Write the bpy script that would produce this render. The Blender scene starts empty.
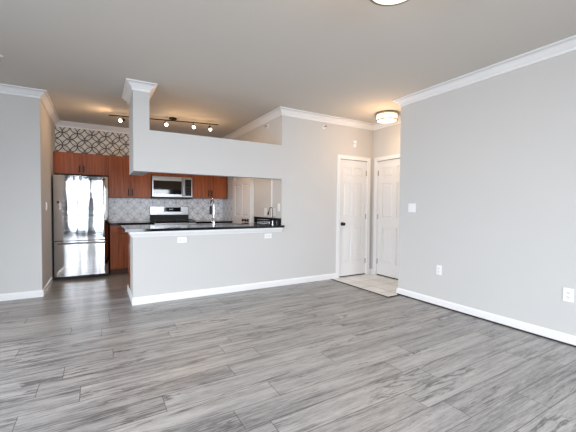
import bpy, bmesh, math, random
from mathutils import Vector, Matrix
R = math.radians
scn = bpy.context.scene
col = scn.collection

# ------------------------------------------------------------------ camera
cam_d = bpy.data.cameras.new('camera')
cam = bpy.data.objects.new('camera', cam_d)
col.objects.link(cam)
scn.camera = cam
cam_d.sensor_fit = 'HORIZONTAL'
cam_d.sensor_width = 36.0
cam_d.lens = 36.0 * 325.16 / 576.0
cam_d.clip_start = 0.05
yaw, pitch, roll = R(30.205), R(-1.624), R(0.386)
fwd = Vector((math.sin(yaw) * math.cos(pitch), math.cos(yaw) * math.cos(pitch), math.sin(pitch)))
rt = Vector((math.cos(yaw), -math.sin(yaw), 0))
up = rt.cross(fwd)
rt2 = rt * math.cos(roll) + up * math.sin(roll)
up2 = up * math.cos(roll) - rt * math.sin(roll)
m = Matrix((rt2, up2, -fwd)).transposed().to_4x4()
m.translation = Vector((0, 0, 1.213))
cam.matrix_world = m

# ------------------------------------------------------------------ world, daylight, exposure
scn.view_settings.view_transform = 'Standard'
scn.view_settings.look = 'None'
scn.view_settings.gamma = 1
scn.view_settings.use_curve_mapping = False
scn.view_settings.exposure = -0.17
w = bpy.data.worlds.new('sky')
scn.world = w
w.use_nodes = True
w.node_tree.nodes['Background'].inputs[0].default_value = (0.72, 0.83, 1.0, 1)
w.node_tree.nodes['Background'].inputs[1].default_value = 1.5

DAY = 1.0
def area(name, loc, rot, sx, sy, power, color):
    l = bpy.data.lights.new(name, 'AREA')
    l.shape = 'RECTANGLE'; l.size = sx; l.size_y = sy
    l.energy = power; l.color = color; l.spread = R(125)
    o = bpy.data.objects.new(name, l)
    o.location = loc; o.rotation_euler = rot
    col.objects.link(o)
    return o
YB = -2.6      # wall behind the camera
XL = -3.4      # far left wall
CZ = 2.70      # ceiling
# daylight entering at the window openings behind the camera and in the left wall
DC = (0.865, 0.93, 1.0)
for a, b in ((-1.62, -1.15), (-0.62, -0.22), (0.62, 1.30)):
    area('daylight_back', ((a + b) / 2, YB - 0.10, 1.20), (R(58), 0, 0), b - a, 2.2, 90 * (b - a) * DAY, DC)
area('daylight_back_small', (2.2, YB - 0.10, 1.50), (R(58), 0, 0), 1.2, 1.5, 85 * DAY, DC)
area('daylight_side', (XL - 0.10, 1.6, 1.25), (R(60), 0, R(-90)), 2.6, 1.6, 185 * DAY, DC)

# ------------------------------------------------------------------ materials
def nt(name):
    mt = bpy.data.materials.new(name)
    mt.use_nodes = True
    n = mt.node_tree.nodes; l = mt.node_tree.links
    return mt, n, l, n['Principled BSDF']
def plain(name, c, rough=0.5, metal=0.0, bump=0.0, bscale=200.0, emit=None, es=0.0, var=0.0, vscale=3.0, coat=0.0):
    mt, n, l, b = nt(name)
    b.inputs['Base Color'].default_value = (*c, 1)
    b.inputs['Roughness'].default_value = rough
    b.inputs['Metallic'].default_value = metal
    b.inputs['Coat Weight'].default_value = coat
    tc = n.new('ShaderNodeTexCoord')
    no = n.new('ShaderNodeTexNoise'); no.inputs['Scale'].default_value = vscale; no.inputs['Detail'].default_value = 4
    l.new(tc.outputs['Object'], no.inputs['Vector'])
    mx = n.new('ShaderNodeMixRGB')
    mx.inputs[1].default_value = (*[x * (1 - var) for x in c], 1)
    mx.inputs[2].default_value = (*[min(1, x * (1 + var)) for x in c], 1)
    l.new(no.outputs['Fac'], mx.inputs[0]); l.new(mx.outputs[0], b.inputs['Base Color'])
    if bump:
        nb = n.new('ShaderNodeTexNoise'); nb.inputs['Scale'].default_value = bscale
        l.new(tc.outputs['Object'], nb.inputs['Vector'])
        bp = n.new('ShaderNodeBump'); bp.inputs['Strength'].default_value = bump; bp.inputs['Distance'].default_value = 0.002
        l.new(nb.outputs['Fac'], bp.inputs['Height']); l.new(bp.outputs[0], b.inputs['Normal'])
    if emit:
        b.inputs['Emission Color'].default_value = (*emit, 1)
        b.inputs['Emission Strength'].default_value = es
    return mt

M = {}
M['wall'] = plain('grey_wall_paint', (0.62, 0.615, 0.605), 0.75, bump=0.25, bscale=350, var=0.01)
M['wall_darkened'] = plain('wall_darkened_for_reflection', (0.10, 0.105, 0.115), 0.8)  # dark tone added to the unseen wall so the fridge mirrors dark bands
M['ceil'] = plain('ceiling_paint', (0.62, 0.59, 0.55), 0.9, bump=0.3, bscale=250, var=0.01)
M['trim'] = plain('white_trim_paint', (0.86, 0.86, 0.87), 0.35)
M['door'] = plain('white_door_paint', (0.80, 0.80, 0.80), 0.4)
M['plate'] = plain('white_plastic', (0.9, 0.9, 0.91), 0.3)
M['slot'] = plain('dark_slot', (0.012, 0.012, 0.012), 0.6)
M['black'] = plain('black_plastic', (0.006, 0.006, 0.007), 0.55)
M['blackgloss'] = plain('black_glass', (0.008, 0.008, 0.01), 0.05)
M['bronze'] = plain('dark_bronze', (0.05, 0.035, 0.028), 0.35, 0.9)
M['nickel'] = plain('brushed_nickel', (0.42, 0.36, 0.30), 0.3, 1.0)
M['chrome'] = plain('chrome', (0.55, 0.55, 0.57), 0.15, 1.0)
M['iron'] = plain('cast_iron', (0.02, 0.02, 0.02), 0.55)
M['shade'] = plain('lit_glass_shade', (0.9, 0.88, 0.84), 0.4, emit=(1.0, 0.84, 0.62), es=1.3)
M['bulb'] = plain('lit_bulb', (1, 1, 1), 0.4, emit=(1.0, 0.82, 0.60), es=12)
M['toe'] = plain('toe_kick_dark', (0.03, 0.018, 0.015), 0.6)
M['toewood'] = plain('toe_kick_brown', (0.10, 0.035, 0.02), 0.5)
M['display'] = plain('clock_display', (0.01, 0.02, 0.02), 0.2)

def steel(name, wav=0.0, rough=0.30, base=0.36):
    mt, n, l, b = nt(name)
    b.inputs['Metallic'].default_value = 1
    b.inputs['Base Color'].default_value = (base, base, base * 1.02, 1)
    b.inputs['Roughness'].default_value = rough
    tc = n.new('ShaderNodeTexCoord')
    mp = n.new('ShaderNodeMapping'); mp.inputs['Scale'].default_value = (2, 2, 900)
    l.new(tc.outputs['Object'], mp.inputs['Vector'])
    no = n.new('ShaderNodeTexNoise'); no.inputs['Scale'].default_value = 1.0
    l.new(mp.outputs[0], no.inputs['Vector'])
    bp = n.new('ShaderNodeBump'); bp.inputs['Strength'].default_value = 0.25; bp.inputs['Distance'].default_value = 0.0004
    l.new(no.outputs['Fac'], bp.inputs['Height'])
    if wav:
        mp2 = n.new('ShaderNodeMapping'); mp2.inputs['Scale'].default_value = (5.0, 5.0, 0.9)
        l.new(tc.outputs['Object'], mp2.inputs['Vector'])
        n2 = n.new('ShaderNodeTexNoise'); n2.inputs['Scale'].default_value = 1.0; n2.inputs['Detail'].default_value = 1
        l.new(mp2.outputs[0], n2.inputs['Vector'])
        b2 = n.new('ShaderNodeBump'); b2.inputs['Strength'].default_value = 1.0; b2.inputs['Distance'].default_value = wav
        l.new(n2.outputs['Fac'], b2.inputs['Height']); l.new(bp.outputs[0], b2.inputs['Normal'])
        l.new(b2.outputs[0], b.inputs['Normal'])
    else:
        l.new(bp.outputs[0], b.inputs['Normal'])
    return mt
M['steel'] = steel('stainless_steel')
M['fridge'] = steel('fridge_stainless', wav=0.006, rough=0.04, base=0.66)

def wood(name, c1, c2, rough=0.32):
    mt, n, l, b = nt(name)
    tc = n.new('ShaderNodeTexCoord')
    mp = n.new('ShaderNodeMapping'); mp.inputs['Scale'].default_value = (38, 38, 1.6)
    l.new(tc.outputs['Object'], mp.inputs['Vector'])
    no = n.new('ShaderNodeTexNoise'); no.inputs['Scale'].default_value = 1.0; no.inputs['Detail'].default_value = 6; no.inputs['Roughness'].default_value = 0.6
    l.new(mp.outputs[0], no.inputs['Vector'])
    cr = n.new('ShaderNodeValToRGB')
    cr.color_ramp.elements[0].position = 0.3; cr.color_ramp.elements[0].color = (*c1, 1)
    cr.color_ramp.elements[1].position = 0.72; cr.color_ramp.elements[1].color = (*c2, 1)
    l.new(no.outputs['Fac'], cr.inputs[0]); l.new(cr.outputs[0], b.inputs['Base Color'])
    b.inputs['Roughness'].default_value = rough
    b.inputs['Specular IOR Level'].default_value = 0.3
    return mt
M['cherry'] = wood('cherry_cabinet_wood', (0.19, 0.045, 0.015), (0.46, 0.125, 0.038), 0.4)

# black speckled stone worktop
def stone():
    mt, n, l, b = nt('black_granite')
    tc = n.new('ShaderNodeTexCoord')
    v = n.new('ShaderNodeTexVoronoi'); v.inputs['Scale'].default_value = 180
    l.new(tc.outputs['Object'], v.inputs['Vector'])
    cr = n.new('ShaderNodeValToRGB')
    cr.color_ramp.elements[0].position = 0.0; cr.color_ramp.elements[0].color = (0.07, 0.08, 0.09, 1)
    cr.color_ramp.elements[1].position = 0.25; cr.color_ramp.elements[1].color = (0.008, 0.009, 0.011, 1)
    l.new(v.outputs['Distance'], cr.inputs[0]); l.new(cr.outputs[0], b.inputs['Base Color'])
    b.inputs['Roughness'].default_value = 0.07
    b.inputs['Specular IOR Level'].default_value = 0.45
    return mt
M['stone'] = stone()

def math_node(n, l, op, a, b=None, c=None):
    x = n.new('ShaderNodeMath'); x.operation = op
    for i, v in enumerate((a, b, c)):
        if v is None: continue
        if isinstance(v, (int, float)): x.inputs[i].default_value = v
        else: l.new(v, x.inputs[i])
    return x.outputs[0]

def petal_tile(name, axis, u0, v0, s, base, line, minor, lw=0.026):
    mt, n, l, b = nt(name)
    g = n.new('ShaderNodeNewGeometry'); sp = n.new('ShaderNodeSeparateXYZ')
    l.new(g.outputs['Position'], sp.inputs[0])
    mm = lambda op, a, b_=None, c=None: math_node(n, l, op, a, b_, c)
    u = mm('DIVIDE', mm('SUBTRACT', sp.outputs[axis], u0), s)
    v = mm('DIVIDE', mm('SUBTRACT', sp.outputs[2], v0), s)
    def cell(x, off):      # signed distance from nearest lattice value
        return mm('SUBTRACT', mm('FRACT', mm('ADD', x, 0.5 - off + 100)), 0.5)
    def ln(x, y): return mm('SQRT', mm('ADD', mm('MULTIPLY', x, x), mm('MULTIPLY', y, y)))
    def band(x, wd):       # 1 inside |x|<wd, soft
        return mm('MINIMUM', mm('MAXIMUM', mm('DIVIDE', mm('SUBTRACT', wd * 1.5, mm('ABSOLUTE', x)), wd), 0.0), 1.0)
    u_0, v_0, u_h, v_h = cell(u, 0), cell(v, 0), cell(u, .5), cell(v, .5)
    r1 = band(mm('SUBTRACT', ln(u_h, v_0), 0.5), lw)
    r2 = band(mm('SUBTRACT', ln(u_0, v_h), 0.5), lw)
    star = band(ln(u_0, v_0), 0.07)
    d1 = band(mm('SUBTRACT', mm('ADD', mm('ABSOLUTE', u_0), mm('ABSOLUTE', v_0)), 0.36), 0.014)
    d2 = band(mm('SUBTRACT', mm('ADD', mm('ABSOLUTE', u_h), mm('ABSOLUTE', v_h)), 0.2), 0.03)
    dk = mm('MAXIMUM', mm('MAXIMUM', r1, r2), star)
    d3 = band(mm('SUBTRACT', mm('ABSOLUTE', u_0), mm('ABSOLUTE', v_0)), 0.012)
    lt = mm('MAXIMUM', mm('MAXIMUM', d1, d2), d3)
    m1 = n.new('ShaderNodeMixRGB'); m1.inputs[1].default_value = (*base, 1); m1.inputs[2].default_value = (*minor, 1); l.new(lt, m1.inputs[0])
    m2 = n.new('ShaderNodeMixRGB'); l.new(m1.outputs[0], m2.inputs[1]); m2.inputs[2].default_value = (*line, 1); l.new(dk, m2.inputs[0])
    l.new(m2.outputs[0], b.inputs['Base Color'])
    b.inputs['Roughness'].default_value = 0.3
    return mt
M['tile_high'] = petal_tile('petal_tile', 0, -0.549, 2.51, 0.2255, (0.80, 0.77, 0.71), (0.03, 0.033, 0.036), (0.26, 0.26, 0.25), 0.034)
M['tile_low'] = petal_tile('petal_tile_backsplash', 0, 1.169, 1.28, 0.2265, (0.95, 0.95, 0.97), (0.40, 0.42, 0.46), (0.62, 0.63, 0.66), 0.018)  # same tile, lightened to carry the bright light on the backsplash
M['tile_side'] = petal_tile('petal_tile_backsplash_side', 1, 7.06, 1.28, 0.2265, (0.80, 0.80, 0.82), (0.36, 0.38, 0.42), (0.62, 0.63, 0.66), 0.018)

def plank_floor():
    mt, n, l, b = nt('grey_oak_planks')
    g = n.new('ShaderNodeNewGeometry')
    mm = lambda op, a, b_=None, c=None: math_node(n, l, op, a, b_, c)
    sp = n.new('ShaderNodeSeparateXYZ'); l.new(g.outputs['Position'], sp.inputs[0])
    W, L = 0.185, 1.25
    row = mm('FLOOR', mm('DIVIDE', mm('ADD', sp.outputs[1], 20.03), W))
    wn = n.new('ShaderNodeTexWhiteNoise'); wn.noise_dimensions = '1D'; l.new(row, wn.inputs['W'])
    xs = mm('ADD', mm('DIVIDE', mm('ADD', sp.outputs[0], 30), L), mm('MULTIPLY', wn.outputs['Value'], 3.7))
    ci = mm('FLOOR', xs)
    cmb = n.new('ShaderNodeCombineXYZ'); l.new(row, cmb.inputs[0]); l.new(ci, cmb.inputs[1])
    w2 = n.new('ShaderNodeTexWhiteNoise'); w2.noise_dimensions = '2D'; l.new(cmb.outputs[0], w2.inputs['Vector'])
    pid = w2.outputs['Value']
    fy = mm('FRACT', mm('DIVIDE', mm('ADD', sp.outputs[1], 20.03), W)); fx = mm('FRACT', xs)
    ey = mm('MULTIPLY', mm('MINIMUM', fy, mm('SUBTRACT', 1.0, fy)), W)
    ex = mm('MULTIPLY', mm('MINIMUM', fx, mm('SUBTRACT', 1.0, fx)), L)
    gap = mm('LESS_THAN', mm('MINIMUM', ex, ey), 0.0022)
    # per plank shifted coordinates
    def coords(sx, sy, k):
        c = n.new('ShaderNodeCombineXYZ')
        l.new(mm('ADD', mm('MULTIPLY', sp.outputs[0], sx), mm('MULTIPLY', pid, 37.0 * k)), c.inputs[0])
        l.new(mm('MULTIPLY', sp.outputs[1], sy), c.inputs[1])
        l.new(mm('MULTIPLY', pid, 19.0 * k), c.inputs[2])
        return c.outputs[0]
    def noise(vec, sc, det, ro, dist=0.0):
        x = n.new('ShaderNodeTexNoise'); x.inputs['Scale'].default_value = sc; x.inputs['Detail'].default_value = det
        x.inputs['Roughness'].default_value = ro; x.inputs['Distortion'].default_value = dist
        l.new(vec, x.inputs['Vector']); return x.outputs['Fac']
    broad = noise(coords(1.3, 19, 1), 1.0, 6, 0.66, 0.35)
    fine = noise(coords(9, 150, 1.3), 1.0, 6, 0.78, 0.3)
    crack = noise(coords(1.0, 8, 2.1), 1.0, 5, 0.62, 0.9)
    mask = noise(coords(1.6, 7, 3.3), 1.0, 3, 0.5)
    knot = noise(coords(5.0, 30, 4.7), 1.0, 5, 0.7, 1.0)
    def ramp(src, stops):
        x = n.new('ShaderNodeValToRGB'); e = x.color_ramp.elements
        e[0].position = stops[0][0]; e[0].color = (*stops[0][1], 1)
        e[1].position = stops[-1][0]; e[1].color = (*stops[-1][1], 1)
        for p, c in stops[1:-1]:
            q = e.new(p); q.color = (*c, 1)
        l.new(src, x.inputs[0]); return x.outputs[0]
    K, Wh = (0, 0, 0), (1, 1, 1)
    vein = ramp(crack, [(0.0, K), (0.455, K), (0.474, Wh), (0.490, Wh), (0.515, K), (1.0, K)])
    vmask = ramp(mask, [(0.48, K), (0.56, Wh)])
    kn = ramp(knot, [(0.60, K), (0.68, Wh)])
    kmask = ramp(mask, [(0.44, K), (0.56, Wh)])
    dark = mm('MAXIMUM', mm('MULTIPLY', mm('MULTIPLY', vein, vmask), 0.7), mm('MULTIPLY', mm('MULTIPLY', kn, kmask), 0.62))
    s = mm('ADD', mm('MULTIPLY', broad, 0.50), mm('MULTIPLY', fine, 0.50))
    s = mm('ADD', s, mm('MULTIPLY', mm('SUBTRACT', pid, 0.5), 0.06))
    basec = ramp(s, [(0.37, (0.12, 0.115, 0.115)), (0.47, (0.29, 0.28, 0.272)), (0.60, (0.47, 0.45, 0.43))])
    m1 = n.new('ShaderNodeMixRGB'); l.new(dark, m1.inputs[0]); l.new(basec, m1.inputs[1]); m1.inputs[2].default_value = (0.055, 0.052, 0.055, 1)
    m2 = n.new('ShaderNodeMixRGB'); l.new(mm('MULTIPLY', gap, 0.8), m2.inputs[0]); l.new(m1.outputs[0], m2.inputs[1]); m2.inputs[2].default_value = (0.06, 0.055, 0.055, 1)
    l.new(m2.outputs[0], b.inputs['Base Color'])
    l.new(mm('ADD', mm('MULTIPLY', fine, 0.18), 0.24), b.inputs['Roughness'])
    bp = n.new('ShaderNodeBump'); bp.inputs['Strength'].default_value = 0.35; bp.inputs['Distance'].default_value = 0.0015
    l.new(mm('SUBTRACT', fine, mm('MULTIPLY', gap, 0.5)), bp.inputs['Height']); l.new(bp.outputs[0], b.inputs['Normal'])
    return mt
M['floor'] = plank_floor()

def entry_tile():
    mt, n, l, b = nt('cream_marble_tile')
    g = n.new('ShaderNodeNewGeometry')
    br = n.new('ShaderNodeTexBrick'); br.offset = 0.0
    br.inputs['Scale'].default_value = 1.0; br.inputs['Brick Width'].default_value = 0.33; br.inputs['Row Height'].default_value = 0.33
    br.inputs['Mortar Size'].default_value = 0.004
    br.inputs['Color1'].default_value = (0.95, 0.93, 0.89, 1); br.inputs['Color2'].default_value = (0.84, 0.81, 0.76, 1)
    br.inputs['Mortar'].default_value = (0.40, 0.37, 0.34, 1)
    l.new(g.outputs['Position'], br.inputs['Vector'])
    no = n.new('ShaderNodeTexNoise'); no.inputs['Scale'].default_value = 5; no.inputs['Detail'].default_value = 6; no.inputs['Distortion'].default_value = 1.5
    l.new(g.outputs['Position'], no.inputs['Vector'])
    mx = n.new('ShaderNodeMixRGB'); mx.blend_type = 'MULTIPLY'; mx.inputs[0].default_value = 0.22
    l.new(br.outputs[0], mx.inputs[1]); l.new(no.outputs['Fac'], mx.inputs[2]); l.new(mx.outputs[0], b.inputs['Base Color'])
    b.inputs['Roughness'].default_value = 0.25
    return mt
M['entry'] = entry_tile()

# ------------------------------------------------------------------ helpers
def link(name, bm, mat, parent=None, bevel=0.0, smooth=False, segs=2):
    me = bpy.data.meshes.new(name)
    bmesh.ops.recalc_face_normals(bm, faces=bm.faces)
    bm.to_mesh(me); bm.free()
    for mt in (mat if isinstance(mat, (list, tuple)) else [mat]):
        me.materials.append(M[mt])
    o = bpy.data.objects.new(name, me)
    col.objects.link(o)
    if parent: o.parent = parent
    if smooth:
        for p in me.polygons: p.use_smooth = True
        me.set_sharp_from_angle(angle=R(35))
    if bevel:
        md = o.modifiers.new('bevel', 'BEVEL'); md.width = bevel; md.segments = segs; md.limit_method = 'ANGLE'
    return o
def box(bm, x0, x1, y0, y1, z0, z1, mi=0):
    v = [bm.verts.new(p) for p in ((x0,y0,z0),(x1,y0,z0),(x1,y1,z0),(x0,y1,z0),(x0,y0,z1),(x1,y0,z1),(x1,y1,z1),(x0,y1,z1))]
    for f in ((3,2,1,0),(4,5,6,7),(0,1,5,4),(1,2,6,5),(2,3,7,6),(3,0,4,7)):
        bm.faces.new([v[i] for i in f]).material_index = mi
def boxes(*bs):
    bm = bmesh.new()
    for b in bs: box(bm, *b)
    return bm
def lathe(bm, c, prof, axis='z', n=32):
    """prof: (radius, height) along axis from c"""
    rings = []
    for r, h in prof:
        ring = []
        for k in range(n):
            a = 2 * math.pi * k / n
            x, y = r * math.cos(a), r * math.sin(a)
            p = {'z': (x, y, h), 'y': (x, h, y), 'x': (h, x, y)}[axis]
            ring.append(bm.verts.new((c[0] + p[0], c[1] + p[1], c[2] + p[2])))
        rings.append(ring)
    for a, b in zip(rings, rings[1:]):
        for k in range(n): bm.faces.new((a[k], a[(k + 1) % n], b[(k + 1) % n], b[k]))
    for ring, (r, h) in ((rings[0], prof[0]), (rings[-1], prof[-1])):
        if r > 1e-5: bm.faces.new(ring)
    return bm
def tube(bm, pts, r, n=10):
    pts = [Vector(p) for p in pts]
    rr = r if isinstance(r, (list, tuple)) else [r] * len(pts)
    rings = []; u = None
    for i, p in enumerate(pts):
        d = (pts[min(i + 1, len(pts) - 1)] - pts[max(i - 1, 0)]).normalized()
        if u is None:
            u = d.orthogonal().normalized()
        u = (u - d * u.dot(d)).normalized(); v = d.cross(u)
        rings.append([bm.verts.new(p + (u * math.cos(2 * math.pi * k / n) + v * math.sin(2 * math.pi * k / n)) * rr[i]) for k in range(n)])
    for a, b in zip(rings, rings[1:]):
        for k in range(n): bm.faces.new((a[k], a[(k + 1) % n], b[(k + 1) % n], b[k]))
    bm.faces.new(rings[0]); bm.faces.new(rings[-1])
    return bm
def tag(o, label, cat, group=None, kind=None):
    o['label'] = label; o['category'] = cat
    if group: o['group'] = group
    if kind: o['kind'] = kind
    return o
def empty(name, loc, rz=0.0):
    o = bpy.data.objects.new(name, None); o.empty_display_size = 0.1
    o.location = loc; o.rotation_euler = (0, 0, rz)
    col.objects.link(o); return o
def copy_tree(o, parent=None):
    c = o.copy(); col.objects.link(c)
    if parent: c.parent = parent
    for ch in list(o.children): copy_tree(ch, c)
    return c
def struct(name, bm, mat, label, cat, bevel=0.0):
    return tag(link(name, bm, mat, None, bevel), label, cat, kind='structure')

def sweep_rings(path, prof, closed=False):
    """prof: (out, z) with out measured to the LEFT of travel; mitred rings"""
    P = [Vector((x, y)) for x, y in path]; N = len(P); rings = []
    for i, p in enumerate(P):
        a = P[i - 1] if (i > 0 or closed) else None
        b = P[(i + 1) % N] if (i < N - 1 or closed) else None
        d1 = (p - a).normalized() if a is not None else None
        d2 = (b - p).normalized() if b is not None else None
        if d1 is None: d1 = d2
        if d2 is None: d2 = d1
        n1 = Vector((-d1.y, d1.x)); n2 = Vector((-d2.y, d2.x))
        mi = (n1 + n2); mi = mi / (1 + n1.dot(n2))
        rings.append([(p.x + mi.x * o, p.y + mi.y * o, z) for o, z in prof])
    return rings
def sweep_seg(bm, r0, r1):
    a = [bm.verts.new(p) for p in r0]; b = [bm.verts.new(p) for p in r1]; n = len(a)
    for k in range(n): bm.faces.new((a[k], a[(k + 1) % n], b[(k + 1) % n], b[k]))
    bm.faces.new(a); bm.faces.new(b)

# ------------------------------------------------------------------ floor, ceiling
struct('floor', boxes((XL - .12, 3.365, YB - .12, 7.2, -0.06, 0), (3.365, 3.75, YB - .12, 3.08, -0.06, 0)), 'floor',
       'grey oak plank floor running through living room and kitchen', 'floor')
struct('floor.001', boxes((3.3665, 4.5, 3.0815, 4.5, -0.06, 0.002)), 'entry',
       'cream marble tile floor of the small entry by the two doors', 'floor')
struct('trim_1', boxes((3.353, 3.372, 3.07, 4.33, 0.0025, 0.008), (3.372, 3.60, 3.07, 3.088, 0.0025, 0.008)), 'toe',
       'thin dark threshold strip between plank floor and entry tile', 'threshold')
struct('ceiling', boxes((XL - .12, 4.6, YB - .12, 7.2, CZ, CZ + .08)), 'ceil', 'flat matte grey-beige ceiling over both rooms', 'ceiling')

# ------------------------------------------------------------------ walls
struct('wall_left', boxes((XL, -0.775, 5.33, 5.45, 0, CZ)), 'wall', 'grey wall left of the kitchen passage facing the living room', 'wall')
struct('wall_kitchen_left', boxes((-0.775, -0.655, 5.33, 7.18, 0, CZ)), 'wall', 'side wall running back beside the refrigerator', 'wall')
struct('wall_kitchen_back', boxes((-0.655, 2.415, 7.06, 7.18, 0, CZ)), 'wall', 'kitchen back wall behind the cherry cabinets', 'wall')
struct('wall_kitchen_right', boxes((2.415, 2.535, 4.465, 6.40, 0, CZ), (2.415, 2.535, 6.40, 7.06, 0, CZ)), 'wall',
       'kitchen side wall with a white door and wall plates', 'wall')
# wall right of the pass-through with the closet door recess
D1a, D1b = 3.541, 4.166
struct('wall_center', boxes((2.415, D1a, 4.345, 4.465, 0, CZ), (D1b, 4.30, 4.345, 4.465, 0, CZ), (D1a, D1b, 4.345, 4.465, 2.035, CZ),
       (D1a, D1b, 4.43, 4.465, 0, 2.035)), 'wall', 'grey wall right of the kitchen pass-through holding the door with black knob', 'wall')
D2a, D2b = 4.228, 3.47      # y of hinge side and latch side on the far right wall
struct('wall_entry', boxes((4.30, 4.42, D2a, 4.465, 0, CZ), (4.30, 4.42, 3.05, D2b, 0, CZ), (4.30, 4.42, D2b, D2a, 2.035, CZ),
       (4.385, 4.42, D2b, D2a, 0, 2.035)), 'wall', 'short entry wall holding the door half hidden by the long wall', 'wall')
struct('wall_right', boxes((3.617, 3.75, YB, 3.135, 0, CZ), (3.75, 4.30, 3.015, 3.135, 0, CZ)), 'wall', 'long grey wall on the right with outlets and a switch', 'wall')
struct('wall_outer_left', boxes((XL - .12, XL, YB, 0.3, 0, CZ), (XL - .12, XL, 2.9, 5.45, 0, CZ), (XL - .12, XL, .3, 2.9, 0, .45), (XL - .12, XL, .3, 2.9, 2.25, CZ)),
       'wall', 'left wall of the living room with a wide window', 'wall')
struct('wall_behind', boxes((XL, -1.62, YB - .12, YB, 0, CZ), (-1.15, -.62, YB - .12, YB, .1, 2.3), (-.22, .62, YB - .12, YB, .1, 2.3), (1.3, 1.6, YB - .12, YB, 0, CZ), (2.8, 3.75, YB - .12, YB, 0, CZ),
       (-1.62, 1.3, YB - .12, YB, 2.3, CZ), (1.6, 2.8, YB - .12, YB, 2.25, CZ), (-1.62, 1.3, YB - .12, YB, 0, .1), (1.6, 2.8, YB - .12, YB, 0, .75)),
       'wall_darkened', 'unseen living room wall behind the camera, darkened for the fridge reflection, with balcony doors and a window', 'wall')
# unseen window frames behind the camera / at the left, sized for daylight and reflections
def frame_win(name, horiz, a0, a1, z0, z1, pos, cols, label):
    bm = bmesh.new(); t = .05
    def bx(p0, p1, q0, q1):
        if horiz: box(bm, p0, p1, pos - .07, pos - .02, q0, q1)
        else: box(bm, pos - .07, pos - .02, p0, p1, q0, q1)
    bx(a0, a1, z0, z0 + t); bx(a0, a1, z1 - t, z1)
    for k in range(cols + 1):
        c = a0 + (a1 - a0) * k / cols
        hw = .035
        bx(max(a0, c - hw), min(a1, c + hw), z0 + t, z1 - t)
    struct(name, bm, 'trim', label, 'window')
frame_win('window_1', True, -1.62, -1.15, .1, 2.3, YB, 1, 'white framed narrow tall window behind the camera, the left one')
frame_win('window_4', True, -.62, -.22, .1, 2.3, YB, 1, 'white framed narrow tall window behind the camera, the middle one')
frame_win('window_5', True, .62, 1.3, .1, 2.3, YB, 1, 'white framed balcony door behind the camera')
frame_win('window_2', True, 1.6, 2.8, .75, 2.25, YB, 2, 'white framed window behind the camera near the right wall')
frame_win('window_3', False, .3, 2.9, .45, 2.25, XL, 3, 'white framed wide window in the left wall')

# upper half wall with its column, and the pass-through wall below
bm = bmesh.new()
box(bm, .368, 2.415, 4.345, 4.455, 1.635, 2.147)
box(bm, .368, .548, 4.345, 4.455, 2.147, CZ)
box(bm, .368, .548, 4.455, 4.98, 1.635, CZ)
struct('wall_header', bm, 'wall', 'pale hanging half wall above the bar with a square column rising to the ceiling', 'wall')
struct('wall_peninsula', boxes((.355, 2.415, 4.345, 4.465, 0, .898), (.355, .395, 4.465, 4.76, 0, .898)), 'wall',
       'pale knee wall under the black breakfast bar', 'wall')

# crown moulding
cp = [(0, CZ - .100), (.016, CZ - .100), (.019, CZ - .086), (.011, CZ - .083), (.009, CZ - .075), (.022, CZ - .068), (.040, CZ - .048), (.060, CZ - .030), (.044, CZ - .028), (.044, CZ - .020), (.082, CZ - .014), (.082, CZ - .001), (0, CZ - .001)]
loop = [(XL, YB), (3.617, YB), (3.617, 3.135), (4.30, 3.135), (4.30, 4.345), (2.415, 4.345), (2.415, 7.06), (-.655, 7.06), (-.655, 5.33), (XL, 5.33)]
rings = sweep_rings(loop, cp, True)
names = ['wall behind the camera', 'long right wall', 'back of the long right wall', 'far right entry wall', 'wall over the closet door', 'kitchen side wall',
         'patterned tile at the kitchen back', 'kitchen left wall', 'grey wall at far left', 'left outer wall']
for i in range(len(loop)):
    bm = bmesh.new(); sweep_seg(bm, rings[i], rings[(i + 1) % len(loop)])
    struct('trim_%d' % (i + 2), bm, 'trim', 'white crown moulding along the ' + names[i], 'crown moulding')
cr2 = sweep_rings([(.368, 4.98), (.368, 4.345), (.548, 4.345), (.548, 4.98)], [(-o, z) for o, z in cp], True)
bm = bmesh.new()
for i in range(4): sweep_seg(bm, cr2[i], cr2[(i + 1) % 4])
struct('trim_12', bm, 'trim', 'white crown moulding wrapped around the square column top', 'crown moulding')

# baseboards
bp_ = [(0, .001), (.014, .001), (.014, .070), (.011, .078), (.006, .086), (.004, .092), (0, .092)]
def baseboard(name, path, label, flip=False):
    rg = sweep_rings(path, [((-o if flip else o), z) for o, z in bp_])
    bm = bmesh.new()
    for a, b in zip(rg, rg[1:]): sweep_seg(bm, a, b)
    struct(name, bm, 'trim', label, 'baseboard')
baseboard('baseboard_left', [(-.655, 6.28), (-.655, 5.33), (XL, 5.33)], 'white baseboard on the far left wall turning the corner to the refrigerator')
baseboard('baseboard_center', [(3.474, 4.345), (.355, 4.345), (.355, 5.14)], 'white baseboard along the bar knee wall up to the closet door')
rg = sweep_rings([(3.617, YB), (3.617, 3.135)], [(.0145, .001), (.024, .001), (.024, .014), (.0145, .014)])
bm = bmesh.new(); sweep_seg(bm, rg[0], rg[1]); struct('trim_15', bm, 'toe', 'painted shadow line, a thin dark strip at the foot of the right baseboard', 'trim strip')  # dark strip in place of the shadow line below the baseboard
baseboard('baseboard_right', [(3.617, YB), (3.617, 3.135), (4.28, 3.135)], 'white baseboard along the long right wall')
bm = boxes((4.235, 4.299, 4.333, 4.344, .003, .092), (4.287, 4.2985, 4.296, 4.333, .003, .092))
struct('baseboard_entry', bm, 'trim', 'short white baseboard in the corner between the two entry doors', 'baseboard')
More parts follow.
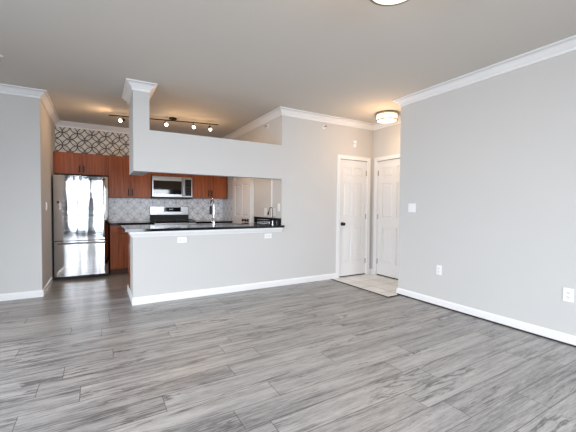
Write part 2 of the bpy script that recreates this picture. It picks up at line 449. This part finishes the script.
# moulding below bar counter
mp_ = [(0, .828), (.010, .828), (.013, .838), (.020, .850), (.034, .868), (.040, .880), (.040, .8965), (0, .8965)]
rg = sweep_rings([(2.413, 4.345), (.355, 4.345), (.355, 4.76)], mp_)
bm = bmesh.new()
for a, b in zip(rg, rg[1:]): sweep_seg(bm, a, b)
struct('trim_13', bm, 'trim', 'white moulding tucked under the black bar worktop', 'moulding')
# vertical corner bead on kitchen side wall
struct('trim_14', boxes((2.402, 2.4145, 4.655, 4.675, 1.05, 1.70)), 'trim', 'narrow white vertical strip on the kitchen side wall', 'trim strip')
# tile fields
struct('wall_tile_upper', boxes((-.654, 2.414, 7.048, 7.0595, 2.125, CZ - .094)), 'tile_high',
       'dark line petal pattern tile above the cherry wall cabinets', 'wall tile')
struct('wall_tile_backsplash', boxes((.16, 2.414, 7.048, 7.0595, .912, 1.50)), 'tile_low',
       'pale petal pattern tile backsplash behind the range', 'wall tile')
struct('wall_tile_side', boxes((2.403, 2.4145, 6.41, 7.047, .912, 1.36)), 'tile_side',
       'pale petal tile on the side wall right of the worktop', 'wall tile')

# ------------------------------------------------------------------ doors
def panel_door(name, loc, rz, w, label, knob_x, recess, knobs=1, hinge_right=True, h=2.03, kz=.924):
    """front faces local -y; local x runs left to right as seen; wall face at y=0"""
    root = empty(name, loc, rz); tag(root, label, 'door', kind='structure')
    y0 = recess; y1 = recess + .035; g = .004
    bm = bmesh.new()
    x0, x1 = g, w - g; st = .105 if w > .66 else .09; mid = .09 if w > .66 else .075
    xm0, xm1 = w / 2 - mid / 2, w / 2 + mid / 2
    rows = [(.235, .865), (1.03, 1.635), (1.735, 1.905)]
    box(bm, x0, x0 + st, y0, y1, .020, h); box(bm, x1 - st, x1, y0, y1, .020, h)
    zs = [.020] + [z for r in rows for z in r] + [h]
    for a, b in ((zs[0], zs[1]), (zs[2], zs[3]), (zs[4], zs[5]), (zs[6], zs[7])):
        box(bm, x0 + st, x1 - st, y0, y1, a, b)
    for a, b in rows:
        box(bm, xm0, xm1, y0, y1, a, b)
        for p, q in ((x0 + st, xm0), (xm1, x1 - st)):
            # recessed ground and raised centre with sloping sides
            box(bm, p, q, y0 + .012, y1 - .002, a, b)
            i, j = .022, .040
            v = [bm.verts.new(c) for c in ((p + i, y0 + .012, a + i), (q - i, y0 + .012, a + i), (q - i, y0 + .012, b - i), (p + i, y0 + .012, b - i),
                                           (p + j, y0 + .003, a + j), (q - j, y0 + .003, a + j), (q - j, y0 + .003, b - j), (p + j, y0 + .003, b - j))]
            bm.faces.new(v[4:])
            for k in range(4): bm.faces.new((v[k], v[(k + 1) % 4], v[4 + (k + 1) % 4], v[4 + k]))
    link('door_leaf', bm, 'door', root)
    link('door_gap_shade', boxes((x0, x1, y0 - .001, y1, .003, .019)), 'slot', root)  # black strip put in as the shade of the gap below
    # casing with stepped profile
    bm = bmesh.new(); cw = .065
    for t, a, b in ((.012, 0, cw), (.018, cw - .022, cw - .002), (.015, .004, .014)):
        box(bm, -b, -a, -t, -.0005, .003, h + .005 + b); box(bm, w + a, w + b, -t, -.0005, .003, h + .005 + b)
        box(bm, -a, w + a, -t, -.0005, h + .005 + a, h + .005 + b)
    if recess > 0: box(bm, 0, .003, 0, y0, .003, h); box(bm, w - .003, w, 0, y0, .003, h)
    link('casing', bm, 'trim', root)
    for k in range(knobs):
        kx = knob_x + k * .13
        bm = bmesh.new()
        lathe(bm, (kx, y0, kz), [(.030, -.0005), (.031, -.006), (.012, -.010), (.011, -.030), (.020, -.038), (.028, -.050), (.027, -.062), (.014, -.069), (0.0, -.070)], 'y', 24)
        link('door_knob', bm, 'black', root, smooth=True)
    hx = w - .004 if hinge_right else .004
    for z in (.25, 1.05, 1.82):
        bm = bmesh.new(); lathe(bm, (hx, y0 - .006, z - .045), [(.006, 0), (.006, .09)], 'z', 10)
        box(bm, hx - .012, hx + .012, y0 - .003, y0 + .001, z - .045, z + .045)
        link('hinge', bm, 'nickel', root)
    return root
panel_door('door_1', (D1a, 4.345, 0), 0, D1b - D1a, 'white six-panel closet door with a round black knob', .075, .018)
panel_door('door_2', (4.30, D2a, 0), R(-90), D2a - D2b, 'white six-panel entry door partly hidden behind the long right wall', .69, .018, hinge_right=False)
panel_door('door_3', (2.4145, 6.335, 0), R(-90), .885, 'white panel door with two dark knobs on the kitchen side wall', .655, -.036, knobs=2, hinge_right=False, kz=.958)

# ------------------------------------------------------------------ wall plates
def plate(name, loc, rz, w, h, kind, label, cat, group=None):
    root = empty(name, loc, rz); tag(root, label, cat, group)
    bm = bmesh.new(); box(bm, -w / 2, w / 2, -.006, -.0008, -h / 2, h / 2)
    link('cover_plate', bm, 'plate', root, bevel=.002)
    if kind == 'outlet':
        for s in (-1, 1):
            bm = bmesh.new(); box(bm, -.017, .017, -.0085, -.0062, s * .0195 - .014, s * .0195 + .014)
            so = link('socket', bm, 'plate', root, bevel=.001)
            bm = boxes(*[(dx - .0015, dx + .0015, -.0095, -.0083, s * .0195 - .003, s * .0195 + .006) for dx in (-.007, .007)], (-.0025, .0025, -.0095, -.0083, s * .0195 - .011, s * .0195 - .006))
            link('slot', bm, 'slot', so)
        if w > h:      # horizontally mounted plates carry theirs rotated
            for ch in list(root.children):
                if ch.name.startswith('socket'): ch.rotation_euler = (0, R(90), 0)
    elif kind == 'rockers':
        k = max(1, round(w / .055)) - (0 if w > .09 else 0)
        k = 2 if w > .09 else 1
        for i in range(k):
            c = (i - (k - 1) / 2) * .046
            bm = boxes((c - .0165, c + .0165, -.010, -.0062, -.033, .033))
            link('rocker', bm, 'plate', root, bevel=.002)
    return root
XR = 3.617
plate('light_switch', (XR, 2.92, 1.21), R(-90), .118, .118, 'rockers', 'white double light switch on the long right wall near its far end', 'light switch')
plate('wall_outlet', (XR, 2.505, .448), R(-90), .072, .118, 'outlet', 'white wall outlet on the right wall below and right of the light switch', 'outlet', 'outlets in the living room walls')
plate('wall_outlet', (XR, 1.228, .444), R(-90), .078, .122, 'outlet', 'white wall outlet nearest the camera at the right edge of the photo', 'outlet', 'outlets in the living room walls')
plate('wall_outlet', (.935, 4.345, .772), 0, .118, .072, 'outlet', 'white sideways outlet on the bar knee wall, the left one', 'outlet', 'outlets on the bar knee wall')
plate('wall_outlet', (2.185, 4.345, .775), 0, .118, .072, 'outlet', 'white sideways outlet on the bar knee wall near its right end', 'outlet', 'outlets on the bar knee wall')
plate('light_switch', (-.655, 5.79, 1.195), R(90), .118, .118, 'rockers', 'white light switch on the side wall left of the refrigerator', 'light switch')
plate('wall_outlet', (2.415, 4.90, 1.125), R(-90), .09, .125, 'outlet', 'white outlet above the black backsplash nearest the kitchen side door', 'outlet', 'plates over the corner backsplash')
plate('wall_outlet', (2.415, 4.585, 1.13), R(-90), .09, .125, 'outlet', 'white outlet above the black backsplash beside the dark spout', 'outlet', 'plates over the corner backsplash')
plate('light_switch', (2.415, 4.427, 1.20), R(-90), .075, .125, 'rockers', 'white switch plate at the right edge of the pass-through opening', 'light switch')
# chime
ch = empty('door_chime', (3.85, 4.345, 2.31)); tag(ch, 'small white two-part chime box high on the wall over the closet door', 'door chime')
link('chime_box', boxes((-.032, .032, -.030, -.001, .008, .058)), 'plate', ch, bevel=.004)
link('chime_box', boxes((-.030, .030, -.026, -.001, -.056, -.002)), 'plate', ch, bevel=.004)
# sprinklers
def sprinkler(loc, rz, label, ceil=False):
    r = empty('fire_sprinkler', loc, rz); tag(r, label, 'sprinkler', 'fire sprinklers')
    ax = 'y'
    bm = bmesh.new(); lathe(bm, (0, 0, 0), [(.036, -.0008), (.034, -.008), (.014, -.012), (.0, -.012)], 'y', 24); link('escutcheon', bm, 'plate', r, smooth=True)
    bm = bmesh.new(); lathe(bm, (0, 0, 0), [(.010, -.011), (.010, -.03), (.004, -.034), (.004, -.052), (.018, -.053), (.018, -.056), (0, -.056)], 'y', 16)
    link('sprinkler_head', bm, 'nickel', r, smooth=True)
    if ceil: r.rotation_euler = (R(90), 0, 0)
    return r
sprinkler((2.415, 4.822, 2.53), R(-90), 'white side-wall fire sprinkler high above the half wall, left of the corner')
sprinkler((3.20, 4.345, 2.525), 0, 'white side-wall fire sprinkler right of the corner, under the crown moulding')
sprinkler((-.845, 4.28, CZ), 0, 'small ceiling fire sprinkler at the left edge of the photo', True)

# ------------------------------------------------------------------ kitchen cabinets
def handle_v(parent, x, z0, z1, y):
    bm = boxes((x - .008, x + .008, y - .036, y - .022, z0, z1), (x - .005, x + .005, y - .023, y - .0005, z0 + .012, z0 + .022), (x - .005, x + .005, y - .023, y - .0005, z1 - .022, z1 - .012))
    return link('handle', bm, 'black', parent, bevel=.002)
def handle_h(parent, x0, x1, z, y):
    bm = boxes((x0, x1, y - .034, y - .022, z - .006, z + .006), (x0 + .012, x0 + .022, y - .023, y - .0005, z - .005, z + .005), (x1 - .022, x1 - .012, y - .023, y - .0005, z - .005, z + .005))
    return link('handle', bm, 'black', parent, bevel=.002)
UY, UB = 6.745, 7.047      # upper cabinet carcass front, back
def upper(x0, x1, z0, z1, label):
    r = empty('wall_cabinet', ((x0 + x1) / 2, UB, z0)); tag(r, label, 'kitchen cabinet', 'cherry wall cabinets')
    w = x1 - x0; d = UY - UB; h = z1 - z0
    link('body', boxes((-w / 2, w / 2, d, 0, 0, h)), 'cherry', r)
    for s, a, b in ((-1, -w / 2 + .0015, -.0015), (1, .0015, w / 2 - .0015)):
        dr = link('cabinet_door', boxes((a, b, d - .020, d - .0008, .002, h - .002)), 'cherry', r, bevel=.0015)
        hz = min(.135, h - .16)
        handle_v(dr, s * .032, .035, .035 + (.13 if h > .4 else .115), d - .020)
    return r
upper(-.650, .152, 1.752, 2.122, 'wide short cherry cabinet above the refrigerator')
upper(.155, .872, 1.362, 2.122, 'tall two-door cherry cabinet between refrigerator and microwave')
upper(.875, 1.645, 1.792, 2.122, 'short cherry cabinet directly above the microwave')
upper(1.648, 2.389, 1.380, 2.122, 'tall two-door cherry cabinet right of the microwave')

CY = 6.44   # base cabinet carcass front
def base(x0, x1, label, drawers=1, split=False):
    r = empty('base_cabinet', ((x0 + x1) / 2, 7.047, 0)); tag(r, label, 'kitchen cabinet', 'cherry base cabinets')
    w = x1 - x0; d = CY - 7.047
    link('body', boxes((-w / 2, w / 2, d, 0, .1, .871)), 'cherry', r)
    link('toe_kick', boxes((-w / 2, w / 2, d + .06, -.01, .002, .1)), 'toewood', r)
    dw = link('drawer', boxes((-w / 2 + .002, w / 2 - .002, d - .02, d - .0008, .725, .867)), 'cherry', r, bevel=.0015)
    handle_h(dw, -.065, .065, .81, d - .02)
    if split:
        for s, a, b in ((-1, -w / 2 + .002, -.0015), (1, .0015, w / 2 - .002)):
            dr = link('cabinet_door', boxes((a, b, d - .02, d - .0008, .103, .720)), 'cherry', r, bevel=.0015); handle_v(dr, s * .032, .55, .68, d - .02)
    else:
        dr = link('cabinet_door', boxes((-w / 2 + .002, w / 2 - .002, d - .02, d - .0008, .103, .720)), 'cherry', r, bevel=.0015); handle_v(dr, w / 2 - .035, .55, .68, d - .02)
    return r
base(.165, .515, 'narrow cherry base cabinet with drawer, beside the refrigerator')
base(.518, .876, 'narrow cherry base cabinet left of the range')
base(1.652, 2.395, 'wide two-door cherry base cabinet right of the range', split=True)
def counter(x0, x1, label):
    r = empty('worktop', ((x0 + x1) / 2, 7.047, .872)); tag(r, label, 'worktop', 'black worktops on the back wall')
    w = x1 - x0
    link('slab', boxes((-w / 2, w / 2, 6.40 - 7.047, -.001, 0, .038)), 'stone', r, bevel=.004)
    return r
counter(.160, .878, 'black stone worktop between refrigerator and range')
counter(1.650, 2.402, 'black stone worktop right of the range')

# peninsula cabinet and bar top
pc = empty('peninsula_cabinet', (1.38, 5.17, 0)); tag(pc, 'cherry sink cabinet run standing behind the bar knee wall', 'kitchen cabinet')
link('body', boxes((-.98, 1.03, -.70, 0, .1, .62), (-.98, -.20, -.70, 0, .62, .895), (.60, 1.03, -.70, 0, .62, .895), (-.20, .60, -.70, -.62, .62, .895)), 'cherry', pc)
link('toe_kick', boxes((-.98, 1.03, -.68, -.06, .002, .1)), 'toe', pc)
link('end_panel', boxes((-1.018, -.982, -.405, .018, .002, .895)), 'cherry', pc)
for k in range(4):
    a = -.978 + k * .502
    dr = link('cabinet_door', boxes((a, a + .499, .0008, .02, .103, .72)), 'cherry', pc, bevel=.0015)
    bm = boxes((a + .44, a + .452, .042, .054, .55, .68), (a + .442, a + .45, .0205, .043, .562, .572), (a + .442, a + .45, .0205, .043, .658, .668)); link('handle', bm, 'black', dr)
    dw = link('drawer', boxes((a, a + .499, .0008, .02, .724, .89)), 'cherry', pc, bevel=.0015)
    bm = boxes((a + .18, a + .32, .042, .054, .80, .812), (a + .19, a + .20, .0205, .043, .801, .811), (a + .30, a + .31, .0205, .043, .801, .811)); link('handle', bm, 'black', dw)

bt = empty('bar_worktop', (1.35, 4.29, .8985)); tag(bt, 'long black glossy stone bar top on the knee wall', 'worktop')
X0, X1, SX0, SX1, SY0, SY1 = .268, 2.4135, 1.20, 1.95, 4.64, 5.06
bm = bmesh.new()
ox, oy = 1.35, 4.29
# outline with rectangular sink cut-out, built as rings
def slab_with_hole(bm, out, hole, z0, z1):
    bx = lambda a, b, c, d: box(bm, a - ox, b - ox, c - oy, d - oy, z0, z1)
    bx(out[0], hole[0], out[2], out[3]); bx(hole[1], out[1], out[2], out[3]); bx(hole[0], hole[1], out[2], hole[2]); bx(hole[0], hole[1], hole[3], out[3])
slab_with_hole(bm, (X0, X1, 4.29, 5.24), (SX0, SX1, SY0, SY1), 0.0, .033)
box(bm, X1 - ox, 2.437 - ox, 0, .053, 0.0, .033)
link('slab', bm, 'stone', bt)
bm = boxes((2.395 - ox, 2.4135 - ox, .058, 1.03, .0335, .137))
link('backsplash', bm, 'stone', bt, bevel=.002)
sk = empty('kitchen_sink', (1.575, 4.85, .895)); tag(sk, 'stainless sink bowl sunk into the bar top beside the tall faucet', 'sink')
bm = bmesh.new(); a, b, c, d = -.372, .372, -.207, .207
box(bm, a, b, c, d, -.20, -.196); box(bm, a, a + .004, c, d, -.196, .03); box(bm, b - .004, b, c, d, -.196, .03)
box(bm, a, b, c, c + .004, -.196, .03); box(bm, a, b, d - .004, d, -.196, .03)
link('bowl', bm, 'steel', sk)
bm = bmesh.new(); lathe(bm, (0, 0, -.1955), [(.045, 0), (.045, .003), (.02, .001), (0, .001)], 'z', 24); link('drain', bm, 'chrome', sk)

# faucet
fc = empty('kitchen_faucet', (1.425, 4.56, .9322)); tag(fc, 'tall chrome gooseneck faucet with black spray head on the bar top', 'faucet')
bm = bmesh.new(); lathe(bm, (0, 0, 0), [(.028, 0), (.028, .006), (.020, .014), (.018, .10), (.014, .11), (.013, .12)], 'z', 24); link('faucet_base', bm, 'chrome', fc, smooth=True)
pts = [(0, 0, .11), (0, 0, .30)] + [(0, .075 - .075 * math.cos(t), .30 + .085 * math.sin(t)) for t in [math.pi * k / 12 for k in range(1, 12)]] + [(0, .15, .285)]
bm = tube(bmesh.new(), pts, .0115, 14); link('spout', bm, 'chrome', fc, smooth=True)
bm = bmesh.new(); lathe(bm, (0, .15, .16), [(.014, 0), (.020, .004), (.020, .04), (.015, .12), (.0135, .13)], 'z', 18)
link('spray_head', bm, 'black', fc, smooth=True)['label'] = 'black spray head'
bm = tube(bmesh.new(), [(-.017, 0, .06), (-.04, .0, .075), (-.075, .02, .125)], [.009, .009, .006], 12); link('lever', bm, 'chrome', fc, smooth=True)

# small dark spout and chrome piece in the corner by the side wall
sp_ = empty('corner_spout', (2.365, 4.54, .9322)); tag(sp_, 'small dark curved spout standing in the bar corner by the side wall', 'spout')
bm = bmesh.new(); lathe(bm, (0, 0, 0), [(.022, 0), (.022, .006), (.011, .012), (.010, .06)], 'z', 18); link('spout_base', bm, 'chrome', sp_, smooth=True)
pts = [(0, 0, .05), (0, 0, .22)] + [(0, .06 - .06 * math.cos(t), .22 + .05 * math.sin(t)) for t in [math.pi * k / 10 for k in range(1, 9)]] + [(0, .145, .19)]
bm = tube(bmesh.new(), pts, .0055, 10); link('spout_tube', bm, 'bronze', sp_, smooth=True)
bm = tube(bmesh.new(), [(0, .138, .20), (0, .168, .155)], [.009, .015], 12); link('spout_tip', bm, 'black', sp_, smooth=True)
dr_ = empty('dish_rack', (2.24, 4.62, .9322)); tag(dr_, 'small chrome wire rack on the bar top in front of the black backsplash', 'dish rack')
bm = bmesh.new()
for z in (.045, .075):
    tube(bm, [(-.06, -.10, z), (.06, -.10, z), (.06, .10, z), (-.06, .10, z), (-.06, -.10, z)], .0035, 8)
link('rack_rim', bm, 'chrome', dr_, smooth=True)
bm = bmesh.new()
for k in range(7):
    y = -.09 + .03 * k
    tube(bm, [(-.06, y, .045), (-.06, y, .012), (.06, y, .012), (.06, y, .045)], .0022, 6)
link('rack_wires', bm, 'chrome', dr_)
for sx in (-1, 1):
    for sy in (-1, 1):
        bm = bmesh.new(); lathe(bm, (sx * .055, sy * .088, 0), [(.007, 0), (.007, .011)], 'z', 10); link('foot', bm, 'black', dr_)

# ------------------------------------------------------------------ refrigerator
FX0, FX1, FF, FBK = -.625, .140, 6.36, 7.04
fr = empty('refrigerator', ((FX0 + FX1) / 2, FF, 0)); tag(fr, 'tall stainless bottom-freezer refrigerator under the short cherry cabinet', 'refrigerator')
fw = (FX1 - FX0) / 2
link('body', boxes((-fw + .004, fw - .004, .072, FBK - FF, .03, 1.705)), 'black', fr)
def bowed(z0, z1):
    bm = bmesh.new(); n = 24; D = .065; bow = .014; vs = []
    prof = []
    for k in range(n + 1):
        t = -1 + 2 * k / n
        e = max(0, (abs(t) - .94) / .06)
        prof.append((t * fw, D * 0 - bow * (1 - t * t) + .012 * e * e))
    prof += [(fw, D), (-fw, D)]
    a = [bm.verts.new((x, y, z0)) for x, y in prof]; b = [bm.verts.new((x, y, z1)) for x, y in prof]
    N = len(prof)
    for k in range(N): bm.faces.new((a[k], a[(k + 1) % N], b[(k + 1) % N], b[k]))
    bm.faces.new(a); bm.faces.new(b)
    return bm
d1 = link('fridge_door', bowed(.640, 1.700), 'fridge', fr, smooth=True)
d2 = link('freezer_drawer', bowed(.055, .625), 'fridge', fr, smooth=True)
# tall right-hand handle
hx = fw - .062
bm = tube(bmesh.new(), [(hx, -.012, .70), (hx, -.050, .72), (hx, -.058, .80), (hx, -.060, 1.15), (hx, -.058, 1.55), (hx, -.050, 1.63), (hx, -.012, 1.65)], .011, 12)
link('handle', bm, 'steel', d1, smooth=True)
for z in (.70, 1.65):
    link('handle_mount', boxes((hx - .016, hx + .016, -.030, -.0055, z - .022, z + .022)), 'black', d1, bevel=.004)
bm = tube(bmesh.new(), [(-fw + .05, -.006, .585), (-fw + .055, -.045, .588), (-fw + .10, -.054, .59), (0, -.060, .59), (fw - .10, -.054, .59), (fw - .055, -.045, .588), (fw - .05, -.006, .585)], .011, 12)
link('handle', bm, 'steel', d2, smooth=True)
bm = bmesh.new(); lathe(bm, (-fw + .065, -.006, 1.26), [(.018, 0), (.018, -.006), (0, -.007)], 'y', 24); link('badge', bm, 'bronze', d1, smooth=True)
link('grille', boxes((-fw + .006, fw - .006, .03, .07, .012, .052)), 'black', fr)
for s in (-1, 1):
    bm = bmesh.new(); lathe(bm, (s * (fw - .06), .10, 0.001), [(.02, 0), (.02, .028)], 'z', 16); link('foot', bm, 'black', fr)
    bm = bmesh.new(); lathe(bm, (s * (fw - .06), .60, 0.001), [(.02, 0), (.02, .028)], 'z', 16); link('foot', bm, 'black', fr)
link('hinge_cover', boxes((-fw + .01, -fw + .08, .01, .12, 1.7055, 1.725)), 'black', fr, bevel=.004)

# ------------------------------------------------------------------ range
rg_ = empty('range', (1.264, 6.40, 0)); tag(rg_, 'stainless gas range with black cooktop between the base cabinets', 'range')
hw = .380
link('body', boxes((-hw, hw, .02, .63, .08, .895)), 'black', rg_)
link('toe_panel', boxes((-hw + .01, hw - .01, .05, .60, .003, .08)), 'black', rg_)
link('cooktop', boxes((-hw, hw, -.005, .60, .8955, .916)), 'blackgloss', rg_, bevel=.004)
cpn = link('control_panel', boxes((-hw, hw, -.02, .0185, .80, .895)), 'steel', rg_, bevel=.004)
for k in range(5):
    bm = bmesh.new(); lathe(bm, (-.29 + .145 * k, -.0205, .848), [(.022, 0), (.022, -.006), (.018, -.010), (.016, -.032), (0, -.033)], 'y', 20)
    link('knob', bm, 'steel', cpn, smooth=True)
od = link('oven_door', boxes((-hw, hw, -.022, .0185, .24, .793)), 'steel', rg_, bevel=.004)
link('oven_window', boxes((-.24, .24, -.0245, -.0222, .34, .62)), 'blackgloss', od)
bm = tube(bmesh.new(), [(-.33, -.022, .735), (-.33, -.062, .735), (.33, -.062, .735), (.33, -.022, .735)], .010, 10); link('handle', bm, 'steel', od, smooth=True)
link('storage_drawer', boxes((-hw, hw, -.02, .0185, .085, .235)), 'steel', rg_, bevel=.004)
bg = link('backguard', boxes((-hw, hw, .605, .645, 1.03, 1.205)), 'steel', rg_, bevel=.006)
link('backguard_base', boxes((-hw + .003, hw - .003, .603, .645, .9165, 1.0295)), 'slot', rg_)
dp = link('display', boxes((-.12, .22, .601, .6045, 1.095, 1.188)), 'blackgloss', bg)
link('clock_digits', boxes(*[(a, a + .012, .6, .6008, 1.135, 1.155) for a in (-.01, .008, .030, .048)]), 'plate', dp)
for sx in (-.19, .19):
    for sy in (.15, .43):
        bm = bmesh.new(); lathe(bm, (sx, sy, .9165), [(.045, 0), (.045, .010), (.02, .014), (0, .014)], 'z', 20); link('burner', bm, 'iron', rg_)
for sx in (-.19, .19):
    bm = bmesh.new(); c = sx
    box(bm, c - .17, c + .17, .03, .042, .930, .945); box(bm, c - .17, c + .17, .53, .542, .930, .945); box(bm, c - .17, c + .17, .284, .296, .930, .945)
    box(bm, c - .17, c - .158, .042, .53, .930, .945); box(bm, c + .158, c + .17, .042, .53, .930, .945); box(bm, c - .006, c + .006, .042, .53, .930, .944)
    for fx in (c - .165, c + .165):
        for fy in (.036, .536): box(bm, fx - .005, fx + .005, fy - .005, fy + .005, .9165, .930)
    link('grate', bm, 'iron', rg_)

# ------------------------------------------------------------------ microwave
mw = empty('microwave', (1.26, 6.66, 1.358)); tag(mw, 'stainless over-range microwave with black window above the range', 'microwave')
hw = .378
link('body', boxes((-hw, hw, .03, .386, .012, .428)), 'black', mw)
md = link('microwave_door', boxes((-hw, .215, 0, .029, .03, .428)), 'steel', mw, bevel=.004)
link('window', boxes((-hw + .022, .168, -.002, -.0002, .085, .345)), 'blackgloss', md)
bm = tube(bmesh.new(), [(.188, -.002, .06), (.188, -.042, .075), (.188, -.046, .23), (.188, -.042, .385), (.188, -.002, .40)], .011, 12); link('handle', bm, 'steel', md, smooth=True)
cpm = link('control_panel', boxes((.218, hw, 0, .029, .03, .428)), 'steel', mw, bevel=.004)
pd = link('keypad', boxes((.232, hw - .022, -.002, -.0002, .06, .385)), 'blackgloss', cpm)
for i in range(3):
    for j in range(5):
        a = .243 + i * .034; b = .08 + j * .036
        link('button', boxes((a, a + .024, -.003, -.0022, b, b + .016)), 'iron', pd)
link('vent_grille', boxes((-hw + .003, hw - .003, .002, .386, 0, .0115), (-hw + .003, hw - .003, .002, .0285, .012, .0295)), 'black', mw)

# ------------------------------------------------------------------ lights
def point(name, loc, power, color, r, parent=None):
    l = bpy.data.lights.new(name, 'POINT'); l.energy = power; l.color = color; l.shadow_soft_size = r
    o = bpy.data.objects.new(name, l); o.location = loc; col.objects.link(o)
    if parent: o.parent = parent
    return o
WARM = (1.0, 0.62, 0.32)
def spot(name, loc, d, power, color, parent):
    l = bpy.data.lights.new(name, 'SPOT'); l.energy = power; l.color = color; l.shadow_soft_size = .03
    l.spot_size = R(160); l.spot_blend = 1.0
    o = bpy.data.objects.new(name, l); o.location = loc; o.rotation_euler = d.to_track_quat('-Z', 'Y').to_euler()
    col.objects.link(o); o.parent = parent
    return o
def flush(loc, label, power):
    r = empty('ceiling_light', loc); tag(r, label, 'ceiling light', 'drum ceiling lights')
    bm = bmesh.new(); lathe(bm, (0, 0, 0), [(.06, -.001), (.06, -.012), (.170, -.014), (.178, -.018), (.178, -.034), (.168, -.036), (.160, -.034), (.0, -.034)], 'z', 48)
    link('canopy', bm, 'nickel', r, smooth=True)
    bm = bmesh.new(); lathe(bm, (0, 0, 0), [(.158, -.035), (.160, -.115), (.150, -.124), (.10, -.134), (0, -.138)], 'z', 48)
    link('glass_shade', bm, 'shade', r, smooth=True)
    bm = bmesh.new()
    for rr, z in ((.164, -.118),):
        lathe(bm, (0, 0, 0), [(rr - .005, z - .005), (rr + .004, z - .005), (rr + .004, z + .005), (rr - .005, z + .005), (rr - .005, z - .005)], 'z', 48)
    for k in range(4):
        a = R(25 + 90 * k); tube(bm, [(.168 * math.cos(a), .168 * math.sin(a), -.03), (.168 * math.cos(a), .168 * math.sin(a), -.11)], .003, 8)
    link('ring_band', bm, 'nickel', r)
    spot('lamp_and_fill', (0, 0, -.16), Vector((0, 0, -1)), power * 0.35, (1.0, 0.82, 0.62), r)
    point('lamp_and_fill', (-.24, -.16, -.42), power * 0.85, WARM, .12, r)  # added warm fill hung clear of the drum, no bulb there
    return r
flush((3.94, 3.69, CZ), 'drum ceiling light glowing over the entry tile by the two doors', 14)
flush((1.615, 1.465, CZ), 'drum ceiling light cut off by the top edge of the photo', 9)

tl = empty('track_light', (1.0, 5.76, CZ)); tag(tl, 'long dark track light with small glowing heads over the kitchen', 'track light')
T0 = Vector((.15, 5.96, 2.655)); T1 = Vector((1.84, 5.63, 2.655)); O = Vector((1.0, 5.76, CZ))
bm = tube(bmesh.new(), [T0 - O, T1 - O], .009, 10); link('track_bar', bm, 'bronze', tl, smooth=True)
cx = T0.lerp(T1, .56) - O
bm = bmesh.new(); lathe(bm, (cx.x, cx.y, 0), [(.065, -.001), (.065, -.020), (.055, -.026), (.012, -.030), (.012, -.040), (0, -.040)], 'z', 28); link('canopy', bm, 'bronze', tl, smooth=True)
dirs = [Vector((-.9, -.25, -.35)), Vector((.25, -.75, -.5)), Vector((-.1, -.7, -.6)), Vector((.1, -.35, -.9))]
for f, d in zip((.12, .49, .755, .915), dirs):
    p = T0.lerp(T1, f) - O; d.normalize()
    bm = tube(bmesh.new(), [p + Vector((0, 0, -.005)), p + Vector((0, 0, -.055))], .006, 8)
    q = p + Vector((0, 0, -.06))
    tube(bm, [q - d * .030, q - d * .020, q + d * .012, q + d * .030], [.012, .022, .024, .029], 16)
    hd = link('lamp_head', bm, 'bronze', tl, smooth=True)
    bb = bmesh.new(); bmesh.ops.create_icosphere(bb, subdivisions=2, radius=.027, matrix=Matrix.Translation(q + d * .042))
    link('bulb', bb, 'bulb', hd, smooth=True)
    o = spot('lamp_and_fill', q + d * .075, d, 17, WARM, tl)
    point('lamp_and_fill', q + Vector((0, 0, -.20)), 2.2, WARM, .03, tl)  # added fill under each head for a warm glow on the ceiling
